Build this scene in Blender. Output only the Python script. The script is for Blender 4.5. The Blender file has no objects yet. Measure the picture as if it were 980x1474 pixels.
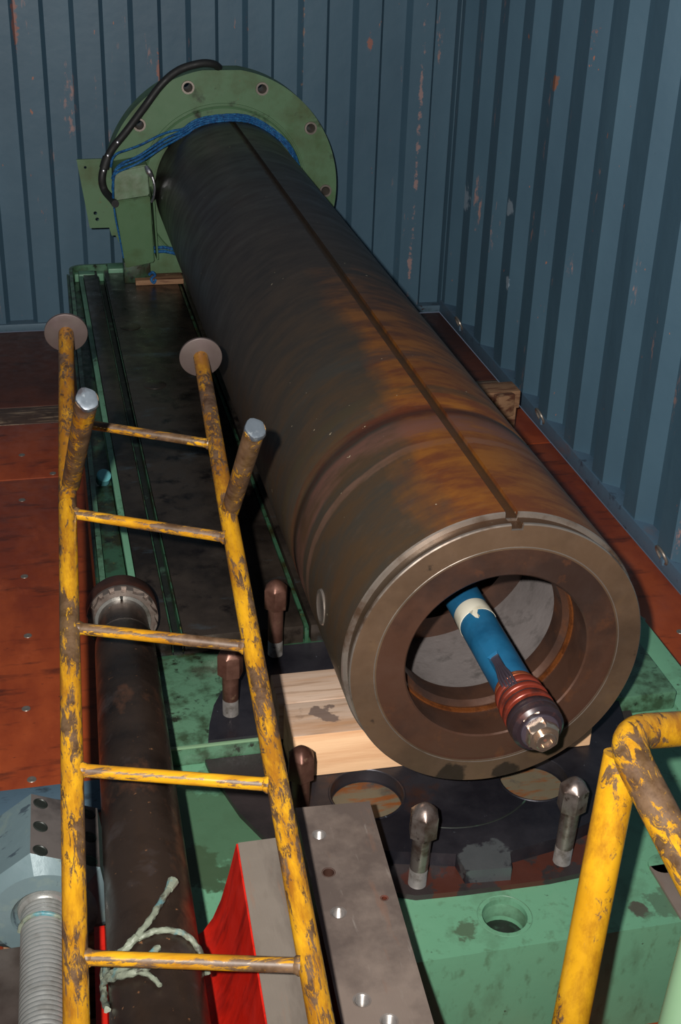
import bpy, bmesh, math, random
from mathutils import Vector, Matrix
from mathutils.geometry import tessellate_polygon
random.seed(7)
PI = math.pi
C = bpy.context.scene.collection
SC = bpy.context.scene

# All coordinates below are in units of the eye height (1 unit = 1.6 m), measured
# from a point 1.6 m above the floor: x right, y into the container, z up
# (floor = -1). W() turns them into metres with the floor at z = 0.
S = 1.6
def W(p): return Vector((p[0]*S, p[1]*S, (p[2]+1.0)*S))

# ------------------------------------------------------------------ camera
cd = bpy.data.cameras.new('camera'); cam = bpy.data.objects.new('camera', cd); C.objects.link(cam)
cd.sensor_fit = 'VERTICAL'; cd.sensor_height = 36.0; cd.lens = 1896.18/1474*36.0
cd.clip_start = 0.02; cd.clip_end = 60
R = Matrix(((0.97461109, 0.07644009, -0.21045224), (-0.22157818, 0.46440978, -0.85745359), (0.03219225, 0.8823154, 0.46955638)))
cam.matrix_world = Matrix.Translation(W((0, 0, 0))) @ R.to_4x4()
SC.camera = cam
# ------------------------------------------------------------------ light
wd = bpy.data.worlds.new('world'); SC.world = wd; wd.use_nodes = True
bg = wd.node_tree.nodes['Background']; bg.inputs[0].default_value = (0.62, 0.74, 1.0, 1); bg.inputs[1].default_value = 0.10
sd = bpy.data.lights.new('camera_flash', 'SPOT'); so = bpy.data.objects.new('camera_flash', sd); C.objects.link(so)
sd.energy = 330; sd.color = (1.0, 0.97, 0.92); sd.shadow_soft_size = 0.012
sd.spot_size = math.radians(104); sd.spot_blend = 1.0
so.location = W((-0.054, -0.02, 0.05))
fd = (W((0.42, 2.0, -0.52)) - so.location).normalized()
so.rotation_euler = fd.to_track_quat('-Z', 'Y').to_euler()
SC.view_settings.view_transform = 'Standard'; SC.view_settings.look = 'None'
SC.view_settings.gamma = 1.0; SC.view_settings.exposure = 0.0; SC.view_settings.use_curve_mapping = False

# ------------------------------------------------------------------ materials
def lin(c):
    def f(u):
        u /= 255.0
        return u/12.92 if u <= 0.04045 else ((u+0.055)/1.055)**2.4
    return (f(c[0]), f(c[1]), f(c[2]), 1)
class NT:
    def __init__(s, name):
        s.m = bpy.data.materials.new(name); s.m.use_nodes = True
        s.n = s.m.node_tree.nodes; s.l = s.m.node_tree.links
        s.b = s.n['Principled BSDF']
        s.tc = s.n.new('ShaderNodeTexCoord'); s.geo = s.n.new('ShaderNodeNewGeometry')
    def link(s, a, b): s.l.new(a, b)
    def noise(s, scale, detail=5, rough=0.6, stretch=None, offs=0, world=True, dist=0):
        mp = s.n.new('ShaderNodeMapping'); mp.inputs['Location'].default_value = (offs, offs*0.7, offs*0.3)
        if stretch: mp.inputs['Scale'].default_value = stretch
        s.link(s.geo.outputs['Position'] if world else s.tc.outputs['Object'], mp.inputs['Vector'])
        t = s.n.new('ShaderNodeTexNoise'); t.inputs['Scale'].default_value = scale; t.inputs['Detail'].default_value = detail
        t.inputs['Roughness'].default_value = rough; t.inputs['Distortion'].default_value = dist
        s.link(mp.outputs[0], t.inputs['Vector']); return t.outputs['Fac']
    def ramp(s, fac, lo, hi, inv=False):
        r = s.n.new('ShaderNodeMapRange'); r.inputs['From Min'].default_value = lo; r.inputs['From Max'].default_value = hi
        if inv: r.inputs['To Min'].default_value = 1; r.inputs['To Max'].default_value = 0
        s.link(fac, r.inputs['Value']); return r.outputs[0]
    def math(s, op, a, b):
        m = s.n.new('ShaderNodeMath'); m.operation = op
        for i, v in enumerate((a, b)):
            if isinstance(v, (int, float)): m.inputs[i].default_value = v
            else: s.link(v, m.inputs[i])
        return m.outputs[0]
    def mix(s, fac, a, b):
        m = s.n.new('ShaderNodeMix'); m.data_type = 'RGBA'
        if isinstance(fac, (int, float)): m.inputs['Factor'].default_value = fac
        else: s.link(fac, m.inputs['Factor'])
        for k, v in ((6, a), (7, b)):
            if isinstance(v, tuple): m.inputs[k].default_value = v
            else: s.link(v, m.inputs[k])
        return m.outputs[2]
    def spot(s, pos, rad, wob=0.6, stretch=(1, 1, 1), nz=None):
        """soft-edged stain of its own shape at a place on the thing (H units)"""
        p = W(pos); v = s.n.new('ShaderNodeVectorMath'); v.operation = 'SUBTRACT'
        s.link(s.geo.outputs['Position'], v.inputs[0]); v.inputs[1].default_value = p
        q = s.n.new('ShaderNodeVectorMath'); q.operation = 'MULTIPLY'; s.link(v.outputs[0], q.inputs[0]); q.inputs[1].default_value = stretch
        l = s.n.new('ShaderNodeVectorMath'); l.operation = 'LENGTH'; s.link(q.outputs[0], l.inputs[0])
        nz = nz or s.noise(22, 4)
        d = s.math('ADD', l.outputs['Value'], s.math('MULTIPLY', s.math('SUBTRACT', nz, 0.5), rad*S*wob*2.2))
        return s.ramp(d, rad*S*0.85, rad*S*1.1, inv=True)
    def axis(s, i):
        x = s.n.new('ShaderNodeSeparateXYZ'); s.link(s.geo.outputs['Position'], x.inputs[0]); return x.outputs[i]
    def bump(s, h, st, dist=0.002):
        b = s.n.new('ShaderNodeBump'); b.inputs['Strength'].default_value = st; b.inputs['Distance'].default_value = dist
        s.link(h, b.inputs['Height'])
        old = s.b.inputs['Normal']
        if old.is_linked: s.link(old.links[0].from_socket, b.inputs['Normal'])
        s.link(b.outputs[0], s.b.inputs['Normal'])
def mat(name, base, layers=(), rough=0.55, metal=0.0, bump=None, spots=(), rvar=0.12, spec=None, coat=0):
    """layers: (colour, scale, lo, hi, stretch, amount)"""
    t = NT(name); col = lin(base)
    for i, L in enumerate(layers):
        c, sc, lo, hi = L[:4]; st = L[4] if len(L) > 4 else None; am = L[5] if len(L) > 5 else 1.0
        f = t.ramp(t.noise(sc, 6, 0.62, st, 3.1*i+1.7), lo, hi)
        if am != 1.0: f = t.math('MULTIPLY', f, am)
        col = t.mix(f, col, lin(c))
    for sp in spots:
        col = t.mix(t.math('MULTIPLY', t.spot(sp[0], sp[1], *(sp[3:])), 0.9), col, lin(sp[2]))
    if isinstance(col, tuple): t.b.inputs['Base Color'].default_value = col
    else: t.link(col, t.b.inputs['Base Color'])
    rn = t.ramp(t.noise(30, 4, 0.6, None, 9), 0.3, 0.7)
    t.link(t.math('ADD', t.math('MULTIPLY', rn, rvar*2), rough-rvar), t.b.inputs['Roughness'])
    t.b.inputs['Metallic'].default_value = metal
    if spec is not None: t.b.inputs['Specular IOR Level'].default_value = spec
    if coat: t.b.inputs['Coat Weight'].default_value = coat; t.b.inputs['Coat Roughness'].default_value = 0.25
    if bump:
        t.bump(t.noise(bump[0], 6, 0.6, bump[2] if len(bump) > 2 else None), bump[1])
    return t.m

def wall_mat(name, spots, shift):
    t = NT(name)
    n1 = t.noise(5, 4, 0.5, (1, 1, 0.35), shift)
    col = t.mix(t.ramp(n1, 0.3, 0.7), lin((70, 98, 116)), lin((80, 110, 128)))
    # vertical rust lines and chips, sparse
    a = t.ramp(t.noise(16, 5, 0.7, (1, 1, 0.14), shift+4), 0.62, 0.66)
    b = t.ramp(t.noise(60, 5, 0.7, (1, 1, 0.5), shift+2), 0.50, 0.60)
    m = t.math('MULTIPLY', a, b)
    col = t.mix(t.math('MULTIPLY', m, 0.75), col, lin((176, 134, 124)))
    s2 = t.ramp(t.noise(42, 3, 0.6, (1, 1, 0.45), shift+8), 0.735, 0.75)
    col = t.mix(s2, col, lin((170, 112, 92)))
    s3 = t.ramp(t.noise(24, 6, 0.75, (1, 1, 0.4), shift+12), 0.68, 0.74)
    col = t.mix(t.math('MULTIPLY', s3, 0.5), col, lin((38, 52, 70)))
    s4 = t.ramp(t.noise(30, 6, 0.8, (1.6, 1.6, .5), shift+20), 0.70, 0.72)
    col = t.mix(t.math('MULTIPLY', s4, 0.5), col, lin((150, 166, 182)))
    nz = t.noise(34, 5, 0.7)
    for sp in spots:
        col = t.mix(t.math('MULTIPLY', t.spot(sp[0], sp[1], 1.3, sp[3], nz), 0.8), col, lin(sp[2]))
    t.link(col, t.b.inputs['Base Color'])
    t.b.inputs['Roughness'].default_value = 0.5
    t.bump(t.noise(9, 3, 0.5), 0.25, 0.01); t.bump(t.noise(140, 3, 0.6), 0.12, 0.001)
    return t.m
RUST, SCUFF, PINK = (168, 104, 84), (170, 186, 200), (176, 140, 134)
ZS = (1, 1, 0.28)
wall_right_m = wall_mat('blue_container_paint_side', [
    ((.885, 2.633, -.708), .022, SCUFF, (1, .6, .9)), ((.885, 2.358, -.660), .014, SCUFF, (1, .6, 1)),
    ((.885, 2.152, -.783), .013, RUST, (1, 1, .6)), ((.885, 2.197, -.398), .010, (150, 92, 60), (1, 1, .7)),
    ((.885, 2.252, -.690), .012, SCUFF, (1, 1, .5)), ((.885, 1.908, -.871), .014, PINK, (1, 1, .4)),
    ((.885, 1.747, -.292), .012, RUST, (1, 1, .5)), ((.885, 1.90, -.52), .012, (44, 50, 58), (1, 1, .4)),
    ((.885, 2.05, -.30), .012, RUST, (1, 1, .4)), ((.885, 2.33, -.80), .008, SCUFF, (1, 1, .6)),
    ((.885, 2.02, -.93), .012, RUST, (1, 1, .3)), ((.885, 1.65, -.80), .014, PINK, (1, 1, .3))], 0.0)
wall_back_m = wall_mat('blue_container_paint_end', [
    ((.815, 2.74, -.60), .0055, PINK, (1, 1, .022)), ((.812, 2.74, -.90), .006, PINK, (1, 1, .08)),
    ((.553, 2.74, -.42), .009, (170, 132, 112), (1, 1, .09)), ((.437, 2.74, -.387), .010, RUST, (1, 1, .3)),
    ((-.013, 2.74, -.375), .012, RUST, (1, 1, .16)), ((.70, 2.74, -.42), .006, RUST, (1, 1, .2)),
    ((.645, 2.74, -.45), .010, PINK, (1, 1, .16)), ((.27, 2.74, -.47), .008, RUST, (1, 1, .2))], 5.0)
GREEN = (104, 146, 116)
green = mat('green_machine_paint', (104, 152, 122), [((52, 66, 42), 9, .53, .72, None, .8), ((38, 36, 26), 34, .62, .70, None, .85), ((128, 168, 138), 70, .66, .72, None, .5)], 0.45, bump=(40, .25), rvar=.08)
green_flange = mat('green_flange_paint', (90, 122, 88), [((74, 84, 46), 6, .50, .68, None, .75), ((34, 30, 18), 15, .62, .74, None, .9), ((120, 84, 44), 22, .68, .74)], 0.5, bump=(40, .2),
    spots=[((.42, 2.6, -.50), .035, (40, 34, 20)), ((.50, 2.6, -.66), .05, (38, 30, 16)), ((.30, 2.6, -.49), .012, (112, 74, 44)), ((.50, 2.6, -.53), .018, (96, 72, 34)), ((.56, 2.6, -.70), .04, (30, 26, 16))])
green_box = mat('green_box_paint', (104, 156, 124), [((70, 88, 64), 14, .54, .74, (1, 1, .5), .6), ((74, 96, 70), 60, .56, .70, (1, 1, .5), .5), ((46, 40, 32), 45, .66, .71, None, .9)], 0.42, bump=(25, .3),
    spots=[((.325, .805, -.872), .014, (78, 98, 76), 2.2), ((.49, .80, -.872), .008, (76, 66, 58), 1.8), ((.52, .80, -.872), .02, (84, 112, 88), 2.4), ((.14, .98, -.872), .085, (70, 100, 74), 1.2), ((.10, .92, -.872), .03, (62, 82, 58), 2.0), ((.16, .88, -.872), .03, (64, 84, 60), 2.2)])
green_oily = mat('green_oily_paint', (84, 122, 96), [((44, 56, 36), 26, .44, .62, None, .85), ((26, 22, 14), 40, .58, .66, None, .9)], 0.32, bump=(60, .5))
green_dark = mat('green_grimy_channel', (50, 84, 62), [((40, 40, 22), 14, .45, .6), ((92, 90, 40), 50, .62, .68), ((14, 16, 10), 25, .55, .65)], 0.35, bump=(60, .5))
green_pale = mat('pale_green_paint', (120, 152, 118), [((96, 84, 86), 10, .60, .66)], 0.5)
table_m = mat('dark_table_steel', (66, 57, 50), [((40, 34, 30), 6, .42, .6), ((80, 98, 108), 8, .60, .74, (1, 2.2, 1), .55), ((26, 20, 18), 18, .55, .68)], 0.34, .45, bump=(50, .15))
tslot_edge = mat('dark_channel_steel', (34, 38, 34), [((60, 84, 70), 20, .56, .66)], 0.5, .2)  # plain dark grey steel: channel floor, hole bottoms, disc edge
plate_m = mat('dark_cover_plate_steel', (58, 56, 62), [((36, 35, 42), 5, .42, .6), ((150, 158, 168), 95, .70, .73, None, .6), ((74, 50, 42), 9, .60, .72)], 0.4, .5, bump=(60, .2),
    spots=[((.362, .863, -.85), .022, (98, 102, 104), 1.8)])
plate_rust = mat('rusted_plate_steel', (74, 50, 42), [((120, 52, 34), 12, .5, .62), ((44, 38, 38), 8, .52, .66), ((150, 92, 66), 60, .70, .74)], 0.42, .35, bump=(60, .3))
lower_m = mat('oily_lower_plate_steel', (60, 52, 52), [((46, 42, 42), 8, .45, .62), ((140, 100, 80), 80, .72, .75)], 0.4, .3, bump=(60, .3),
    spots=[((.33, .86, -.866), .022, (86, 46, 36), 2.4), ((.39, .855, -.866), .020, (86, 46, 36), 2.4), ((.44, .865, -.866), .022, (86, 46, 36), 2.4), ((.30, .868, -.866), .012, (84, 46, 38), 1.6), ((.49, .895, -.866), .018, (96, 52, 40), 1.6), ((.58, 1.03, -.866), .03, (90, 48, 38), 1.2)])
rust_pad = mat('pale_rusty_pad', (104, 94, 76), [((120, 70, 34), 14, .48, .6, (1, 4, 1)), ((70, 66, 62), 20, .56, .7)], 0.55, .1)
bar_m = mat('machined_grey_steel', (134, 119, 109), [((96, 84, 78), 7, .42, .62), ((132, 96, 78), 16, .60, .74, (2, .4, 1), .6), ((156, 146, 138), 30, .62, .72, (3, .4, 1), .5), ((58, 48, 44), 50, .70, .74)], 0.5, .22, bump=(120, .12, (3, .3, 1)))
cast_top = mat('machined_casting_top', (126, 116, 106), [((98, 88, 80), 7, .42, .62, (2, .5, 1)), ((142, 100, 76), 14, .58, .70, (3, .3, 1), .6)], 0.5, .2, bump=(120, .15, (4, .3, 1)))
red_m = mat('red_casting_paint', (196, 30, 16), [((140, 20, 12), 12, .48, .68, (3, 3, .5)), ((110, 60, 50), 60, .70, .74, (1, 1, .5))], 0.42, bump=(30, .3))
steel_bolt = mat('worn_bolt_steel', (140, 128, 122), [((96, 78, 70), 25, .45, .62), ((70, 56, 50), 60, .60, .68)], 0.33, .75, bump=(80, .15))
steel_bolt_rust = mat('brown_bolt_steel', (112, 78, 66), [((86, 56, 46), 22, .45, .62), ((130, 100, 80), 50, .62, .7)], 0.42, .6, bump=(80, .2))
thread_m = mat('bright_thread_steel', (160, 154, 150), [((110, 102, 94), 40, .5, .66)], 0.3, .65)
spindle_m = mat('bright_spindle_steel', (176, 176, 172), [((130, 124, 114), 12, .5, .66), ((110, 150, 150), 26, .68, .74)], 0.3, .6)
hexpaint = mat('scratched_blue_grey_paint', (102, 120, 124), [((66, 78, 86), 28, .60, .66, (1, 2.5, .8)), ((140, 150, 130), 12, .55, .70, None, .6)], 0.45, .1, bump=(50, .25))
hexsteel = mat('bare_hex_steel', (124, 116, 112), [((86, 80, 78), 10, .45, .62), ((160, 152, 130), 60, .70, .74)], 0.42, .55)
copper = mat('copper_band', (176, 98, 66), [((98, 52, 38), 26, .5, .66), ((206, 140, 96), 40, .6, .7)], 0.32, .75)
red_ring = mat('red_brown_band', (122, 48, 34), [((70, 36, 30), 26, .5, .66)], 0.35, .3)
black_gloss = mat('dark_insulating_ring', (44, 34, 38), [((84, 52, 48), 22, .55, .7)], 0.28, .1, coat=.4)
chrome = mat('oily_bright_nut_steel', (206, 182, 162), [((120, 84, 66), 26, .56, .70)], 0.2, .9)
nut_core = mat('copper_coloured_core', (176, 124, 104), (), 0.3, .7)
blue_tube = mat('blue_tube_paint', (30, 92, 128), [((22, 72, 104), 9, .45, .65), ((150, 110, 90), 60, .71, .74)], 0.42, bump=(60, .15))
tape_m = mat('cream_paper_tape', (214, 208, 190), [((180, 172, 150), 20, .5, .7)], 0.7)
wire_m = mat('dark_wire_sheath', (58, 50, 58), (), 0.4)
rubber = mat('black_cable_rubber', (34, 34, 34), (), 0.6)
clip_m = mat('bright_clip_metal', (190, 190, 195), (), 0.25, .9)
wood_m = mat('pale_sawn_timber', (190, 164, 144), [((170, 130, 98), 5, .42, .64, (.6, 6, 6)), ((146, 116, 92), 10, .55, .68, (.5, 7, 7)), ((84, 66, 56), 14, .64, .76, None, .8)], 0.75, bump=(30, .3, (.5, 5, 5)),
    spots=[((.245, 1.04, -.7976), .012, (104, 86, 78), 2.6)])
wood_fresh = mat('fresh_sawn_timber', (232, 188, 146), [((206, 154, 112), 5, .42, .64, (.5, 5, 9)), ((112, 92, 78), 12, .66, .76, None, .7)], 0.75, bump=(30, .25, (.5, 5, 5)),
    spots=[((.25, 1.0, -.84), .006, (120, 66, 40), .6)])
wood_old = mat('weathered_timber', (150, 112, 82), [((96, 56, 38), 12, .48, .6, (.6, 4, 4)), ((176, 140, 106), 20, .58, .7)], 0.75, bump=(40, .4))
ply = mat('red_brown_plywood', (168, 76, 38), [((140, 58, 30), 3, .42, .6, (2, 1, 1)), ((76, 36, 26), 11, .54, .70, (.7, 2.6, 1), .85), ((60, 34, 28), 30, .66, .72, (1, 2, 1), .8), ((196, 96, 56), 6, .62, .74, (2, 1, 1), .5)], 0.42, bump=(30, .2))
ply_dark = mat('worn_dark_plywood', (96, 52, 38), [((74, 42, 34), 4, .42, .6), ((56, 36, 30), 14, .56, .7, (.6, 3, 1))], 0.5, bump=(30, .2))
ply_edge = mat('scuffed_pale_board', (86, 66, 56), [((160, 134, 110), 14, .50, .62, (.6, 5, 1)), ((60, 44, 38), 20, .55, .68)], 0.6)
blue_steel = mat('blue_grey_floor_steel', (92, 116, 132), [((64, 76, 86), 18, .56, .68, (1, 2, 1)), ((60, 44, 40), 30, .66, .72)], 0.5, .1, bump=(30, .3))
rail_blue = mat('blue_floor_rail', (92, 120, 142), [((120, 110, 116), 14, .56, .7, (1, .4, 1), .7), ((60, 70, 86), 24, .6, .7)], 0.5, bump=(20, .4))
screw_m = mat('floor_screw_steel', (150, 140, 130), (), 0.4, .6)
shelf_m = mat('grey_brown_steel_slab', (96, 84, 78), [((70, 58, 52), 9, .45, .62), ((128, 96, 72), 40, .68, .73)], 0.45, .45)
rope_blue = mat('blue_rope_fibre', (16, 84, 140), [((40, 120, 170), 200, .5, .6), ((10, 60, 110), 120, .5, .6)], 0.7, bump=(260, .8))
tie_m = mat('grey_green_tie', (122, 128, 112), [((70, 130, 140), 22, .52, .62), ((70, 70, 60), 46, .54, .64)], 0.5, bump=(120, .5))
teal_m = mat('teal_plastic', (104, 178, 184), (), 0.5)
disc_m = mat('grey_base_plate_steel', (92, 80, 76), [((92, 78, 76), 22, .45, .6), ((190, 160, 96), 60, .70, .73)], 0.5, .35)
grip_m = mat('flattened_pipe_end', (98, 106, 114), [((70, 68, 72), 40, .5, .64), ((140, 146, 150), 70, .6, .68)], 0.35, .5)
drum_in = mat('grey_bore_lining', (122, 114, 112), [((106, 99, 97), 7, .42, .62), ((92, 86, 84), 30, .55, .7)], 0.6, .25, bump=(150, .3))
shaft_m = mat('dark_bronzed_shaft', (70, 56, 48), [((44, 36, 32), 6, .42, .62), ((140, 92, 66), 11, .55, .72, (1.5, .7, 1), .8), ((170, 120, 84), 80, .67, .71), ((92, 82, 80), 9, .60, .74)], 0.34, .55, bump=(60, .12))
collar_m = mat('bright_collar_steel', (180, 178, 172), [((120, 110, 100), 12, .52, .66)], 0.3, .8)
nutring_m = mat('slotted_ring_steel', (124, 112, 104), [((84, 60, 50), 16, .48, .64)], 0.4, .55)
nutback_m = mat('rust_brown_ring_steel', (84, 50, 38), [((54, 34, 28), 12, .45, .64)], 0.5, .3)

def yellow_mat(name, wear, stretch, seed, rusty=0.0, tread=False):
    t = NT(name)
    base = t.mix(t.ramp(t.noise(9, 4, .6, None, seed), .3, .7), lin((182, 128, 20)), lin((218, 162, 32)))
    o = t.ramp(t.noise(15, 7, .72, stretch, seed+3), .46-wear*.3-rusty, .66-wear*.3-rusty)
    base = t.mix(t.math('MULTIPLY', o, .75), base, lin((118, 64, 22)))
    big = t.noise(14, 4, .6, stretch, seed+6); fine = t.noise(75, 8, .78, stretch, seed+9, dist=.8)
    n1 = t.math('ADD', t.math('MULTIPLY', big, .5), t.math('MULTIPLY', fine, .5))
    if tread:      # rungs are rubbed bare along the tread, paint is left along its two sides
        nx = t.n.new('ShaderNodeSeparateXYZ'); t.link(t.geo.outputs['Normal'], nx.inputs[0])
        dv = t.n.new('ShaderNodeMath'); dv.operation = 'ABSOLUTE'; t.link(t.math('SUBTRACT', nx.outputs[2], .62), dv.inputs[0])
        n1 = t.math('ADD', n1, t.math('MULTIPLY', t.ramp(dv.outputs[0], .0, .38, inv=True), .085))
    m = t.ramp(n1, .545-wear, .575-wear)
    dirt = t.mix(t.ramp(t.noise(40, 6, .7, None, seed+1), .38, .62), lin((54, 38, 30)), lin((96, 76, 62)))
    col = t.mix(t.math('MULTIPLY', m, .93), base, dirt)
    t.link(col, t.b.inputs['Base Color'])
    t.link(t.ramp(m, -.9, 3.0), t.b.inputs['Roughness'])
    t.bump(m, -.35, .0008)
    return t.m
# worn yellow paint: rail (scratched along its length), rung (worn on the tread side), handrail
yel_rail = yellow_mat('worn_yellow_paint_rail', .052, (2.0, .42, 2.0), 1, .03)
yel_top = yellow_mat('rusty_yellow_paint', .045, (1.5, .6, 1.5), 9, .13)
yel_rung = yellow_mat('worn_yellow_paint_rung', .040, (.22, 1.6, 1.6), 4, .03, True)
yel_post = yellow_mat('yellow_post_paint', -.005, (1.2, 1.2, .6), 12)
yel_hand = yellow_mat('scratched_yellow_handrail_paint', .07, (1.5, .6, 1.2), 15)
yel_stub = yellow_mat('worn_yellow_stub', .11, (1.8, 1, .7), 21)

AX_, AZ_ = .372, -.659
def barrel_mat():
    t = NT('bronzed_barrel_steel')
    y = t.axis(1); x = t.axis(0)
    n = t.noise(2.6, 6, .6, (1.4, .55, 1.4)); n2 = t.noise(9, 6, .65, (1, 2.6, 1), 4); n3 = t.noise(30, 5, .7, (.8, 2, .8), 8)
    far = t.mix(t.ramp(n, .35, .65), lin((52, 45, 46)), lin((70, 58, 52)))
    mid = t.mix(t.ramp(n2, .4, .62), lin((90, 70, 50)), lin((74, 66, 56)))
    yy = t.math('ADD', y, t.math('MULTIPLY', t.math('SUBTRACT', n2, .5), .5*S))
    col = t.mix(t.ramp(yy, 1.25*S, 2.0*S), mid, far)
    # rust-orange bloom on the crown and right of the front third
    am = t.math('MULTIPLY', t.ramp(t.math('ADD', x, t.math('MULTIPLY', t.math('SUBTRACT', n, .5), .30)), .315*S, .345*S), t.ramp(yy, 1.30*S, 1.62*S, inv=True))
    am = t.math('MULTIPLY', am, t.ramp(t.math('ADD', x, t.math('MULTIPLY', t.math('SUBTRACT', n2, .5), .2)), .46*S, .50*S, inv=True))
    org = t.mix(t.ramp(n2, .40, .60), lin((164, 100, 36)), lin((124, 66, 32)))
    col = t.mix(t.math('MULTIPLY', am, .85), col, org)
    # turned rings: a pink-brown band and its darker neighbour
    for y0, wdt, c, a in ((1.115, .018, (136, 92, 76), .75), (1.15, .012, (92, 46, 28), .8), (1.20, .010, (84, 72, 50), .6), (1.075, .006, (150, 110, 90), .5), (1.30, .02, (78, 74, 66), .45)):
        d = t.n.new('ShaderNodeMath'); d.operation = 'ABSOLUTE'
        t.link(t.math('SUBTRACT', t.math('ADD', y, t.math('MULTIPLY', t.math('SUBTRACT', n, .5), .05)), y0*S), d.inputs[0])
        col = t.mix(t.math('MULTIPLY', t.ramp(d.outputs[0], wdt*S*.8, wdt*S*1.2, inv=True), t.math('MULTIPLY', t.ramp(n2, .35, .6), a)), col, lin(c))
    col = t.mix(t.math('MULTIPLY', t.ramp(n3, .56, .78), .22), col, lin((120, 100, 84)))
    col = t.mix(t.ramp(t.noise(90, 2, .5, None, 3), .765, .78), col, lin((200, 180, 150)))
    cv = t.n.new('ShaderNodeCombineXYZ')
    t.link(t.math('SUBTRACT', x, AX_*S), cv.inputs[0]); t.link(t.math('SUBTRACT', t.axis(2), (AZ_+1)*S), cv.inputs[2])
    ln = t.n.new('ShaderNodeVectorMath'); ln.operation = 'LENGTH'; t.link(cv.outputs[0], ln.inputs[0])
    # grease and grime lie in the cut keyway and the rim groove
    col = t.mix(t.math('MULTIPLY', t.ramp(ln.outputs['Value'], (.1386-.0048)*S, (.1386-.0030)*S, inv=True), .85), col, lin((66, 52, 38)))
    t.link(col, t.b.inputs['Base Color'])
    t.b.inputs['Metallic'].default_value = .42
    t.link(t.ramp(n2, -.3, 1.6), t.b.inputs['Roughness'])
    t.bump(n3, .06, .001)
    return t.m
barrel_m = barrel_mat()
face_m = mat('turned_face_steel', (104, 82, 64), [((86, 68, 54), 5, .42, .62), ((118, 92, 66), 11, .56, .70, None, .6), ((50, 42, 36), 20, .66, .74)], 0.42, .45, bump=(60, .08),
    spots=[((.335, .91, -.785), .014, (46, 38, 32), 1.2), ((.39, .91, -.79), .012, (46, 38, 32), 1.2)])
ring_m = mat('brown_liner_steel', (84, 58, 46), [((62, 46, 40), 7, .42, .6), ((110, 68, 44), 16, .58, .7, None, .7)], 0.36, .4, bump=(60, .12))
edge_m = mat('polished_edge_steel', (150, 138, 128), [((104, 82, 66), 12, .5, .64)], 0.3, .7)
rustring_m = mat('wet_rust_bead', (92, 50, 22), [((70, 36, 16), 40, .48, .6)], 0.18, .1, bump=(160, .8), coat=.6)

# ------------------------------------------------------------------ builders
org = {}
def link(o, label=None, cat=None, group=None, kind=None):
    C.objects.link(o)
    for k, v in (('label', label), ('category', cat), ('group', group), ('kind', kind)):
        if v: o[k] = v
    return o
def thing(name, label, cat, loc, group=None):
    o = bpy.data.objects.new(name, None); o.empty_display_size = .05
    o.location = W(loc); link(o, label, cat, group); org[o] = W(loc); return o
def part(name, bm, m, parent=None, label=None, cat=None, group=None, kind=None, smooth=35):
    if not bm.verts: raise ValueError(name)
    bmesh.ops.recalc_face_normals(bm, faces=bm.faces)
    if name == 'timber_block' and isinstance(m, list):
        for f in bm.faces: f.material_index = 1 if f.normal.z > .8 else 0
    for v in bm.verts: v.co = W(v.co)
    if parent: o0 = org[parent]
    else:
        xs = [v.co for v in bm.verts]
        o0 = Vector(((min(c.x for c in xs)+max(c.x for c in xs))/2, (min(c.y for c in xs)+max(c.y for c in xs))/2, min(c.z for c in xs)))
    for v in bm.verts: v.co -= o0
    me = bpy.data.meshes.new(name); bm.to_mesh(me); bm.free()
    ms = m if isinstance(m, (list, tuple)) else [m]
    for q in ms: me.materials.append(q)
    me.shade_smooth()
    me.set_sharp_from_angle(angle=math.radians(smooth))
    o = bpy.data.objects.new(name, me); org[o] = o0
    if parent: o.parent = parent
    else: o.location = o0
    return link(o, label, cat, group, kind)
def dup(root, loc, rotz=None, label=None):
    r = root.copy(); C.objects.link(r); r.location = W(loc); org[r] = W(loc)
    if rotz is not None: r.rotation_euler = (0, 0, rotz)
    if label: r['label'] = label
    for ch in list(root.children):
        c = ch.copy(); C.objects.link(c); c.parent = r
        for g in ch.children:
            d = g.copy(); C.objects.link(d); d.parent = c
    return r
def NB(): return bmesh.new()
def box(bm, a, b, bev=0.0, rot=0, piv=None, mi=0):
    a, b = Vector(a), Vector(b); c = (a+b)/2
    r = bmesh.ops.create_cube(bm, size=1); vs = r['verts']
    for v in vs: v.co = Vector((v.co.x*(b.x-a.x), v.co.y*(b.y-a.y), v.co.z*(b.z-a.z))) + c
    fs = {f for v in vs for f in v.link_faces}
    if bev:
        es = list({e for f in fs for e in f.edges})
        q = bmesh.ops.bevel(bm, geom=es, offset=bev, segments=2, affect='EDGES', profile=.6); vs = list({v for f in q['faces'] for v in f.verts} | {v for v in vs if v.is_valid})
    if rot:
        p = Vector(piv) if piv else c
        bmesh.ops.rotate(bm, verts=[v for v in vs if v.is_valid], cent=p, matrix=Matrix.Rotation(rot, 3, 'Z'))
    return bm
def frame(d):
    d = Vector(d).normalized(); u = d.cross(Vector((0, 0, 1)))
    if u.length < 1e-4: u = Vector((1, 0, 0))
    u.normalize(); return d, u, u.cross(d)      # axis, right, up
def catmull(p, n=6):
    p = [Vector(q) for q in p]; out = []
    for i in range(len(p)-1):
        a = p[i-1] if i else p[0]*2-p[1]; b, c = p[i], p[i+1]; d = p[i+2] if i+2 < len(p) else p[-1]*2-p[-2]
        for k in range(n):
            t = k/n; out.append(.5*((2*b)+(c-a)*t+(2*a-5*b+4*c-d)*t*t+(3*b-a-3*c+d)*t**3))
    out.append(p[-1]); return out
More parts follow.
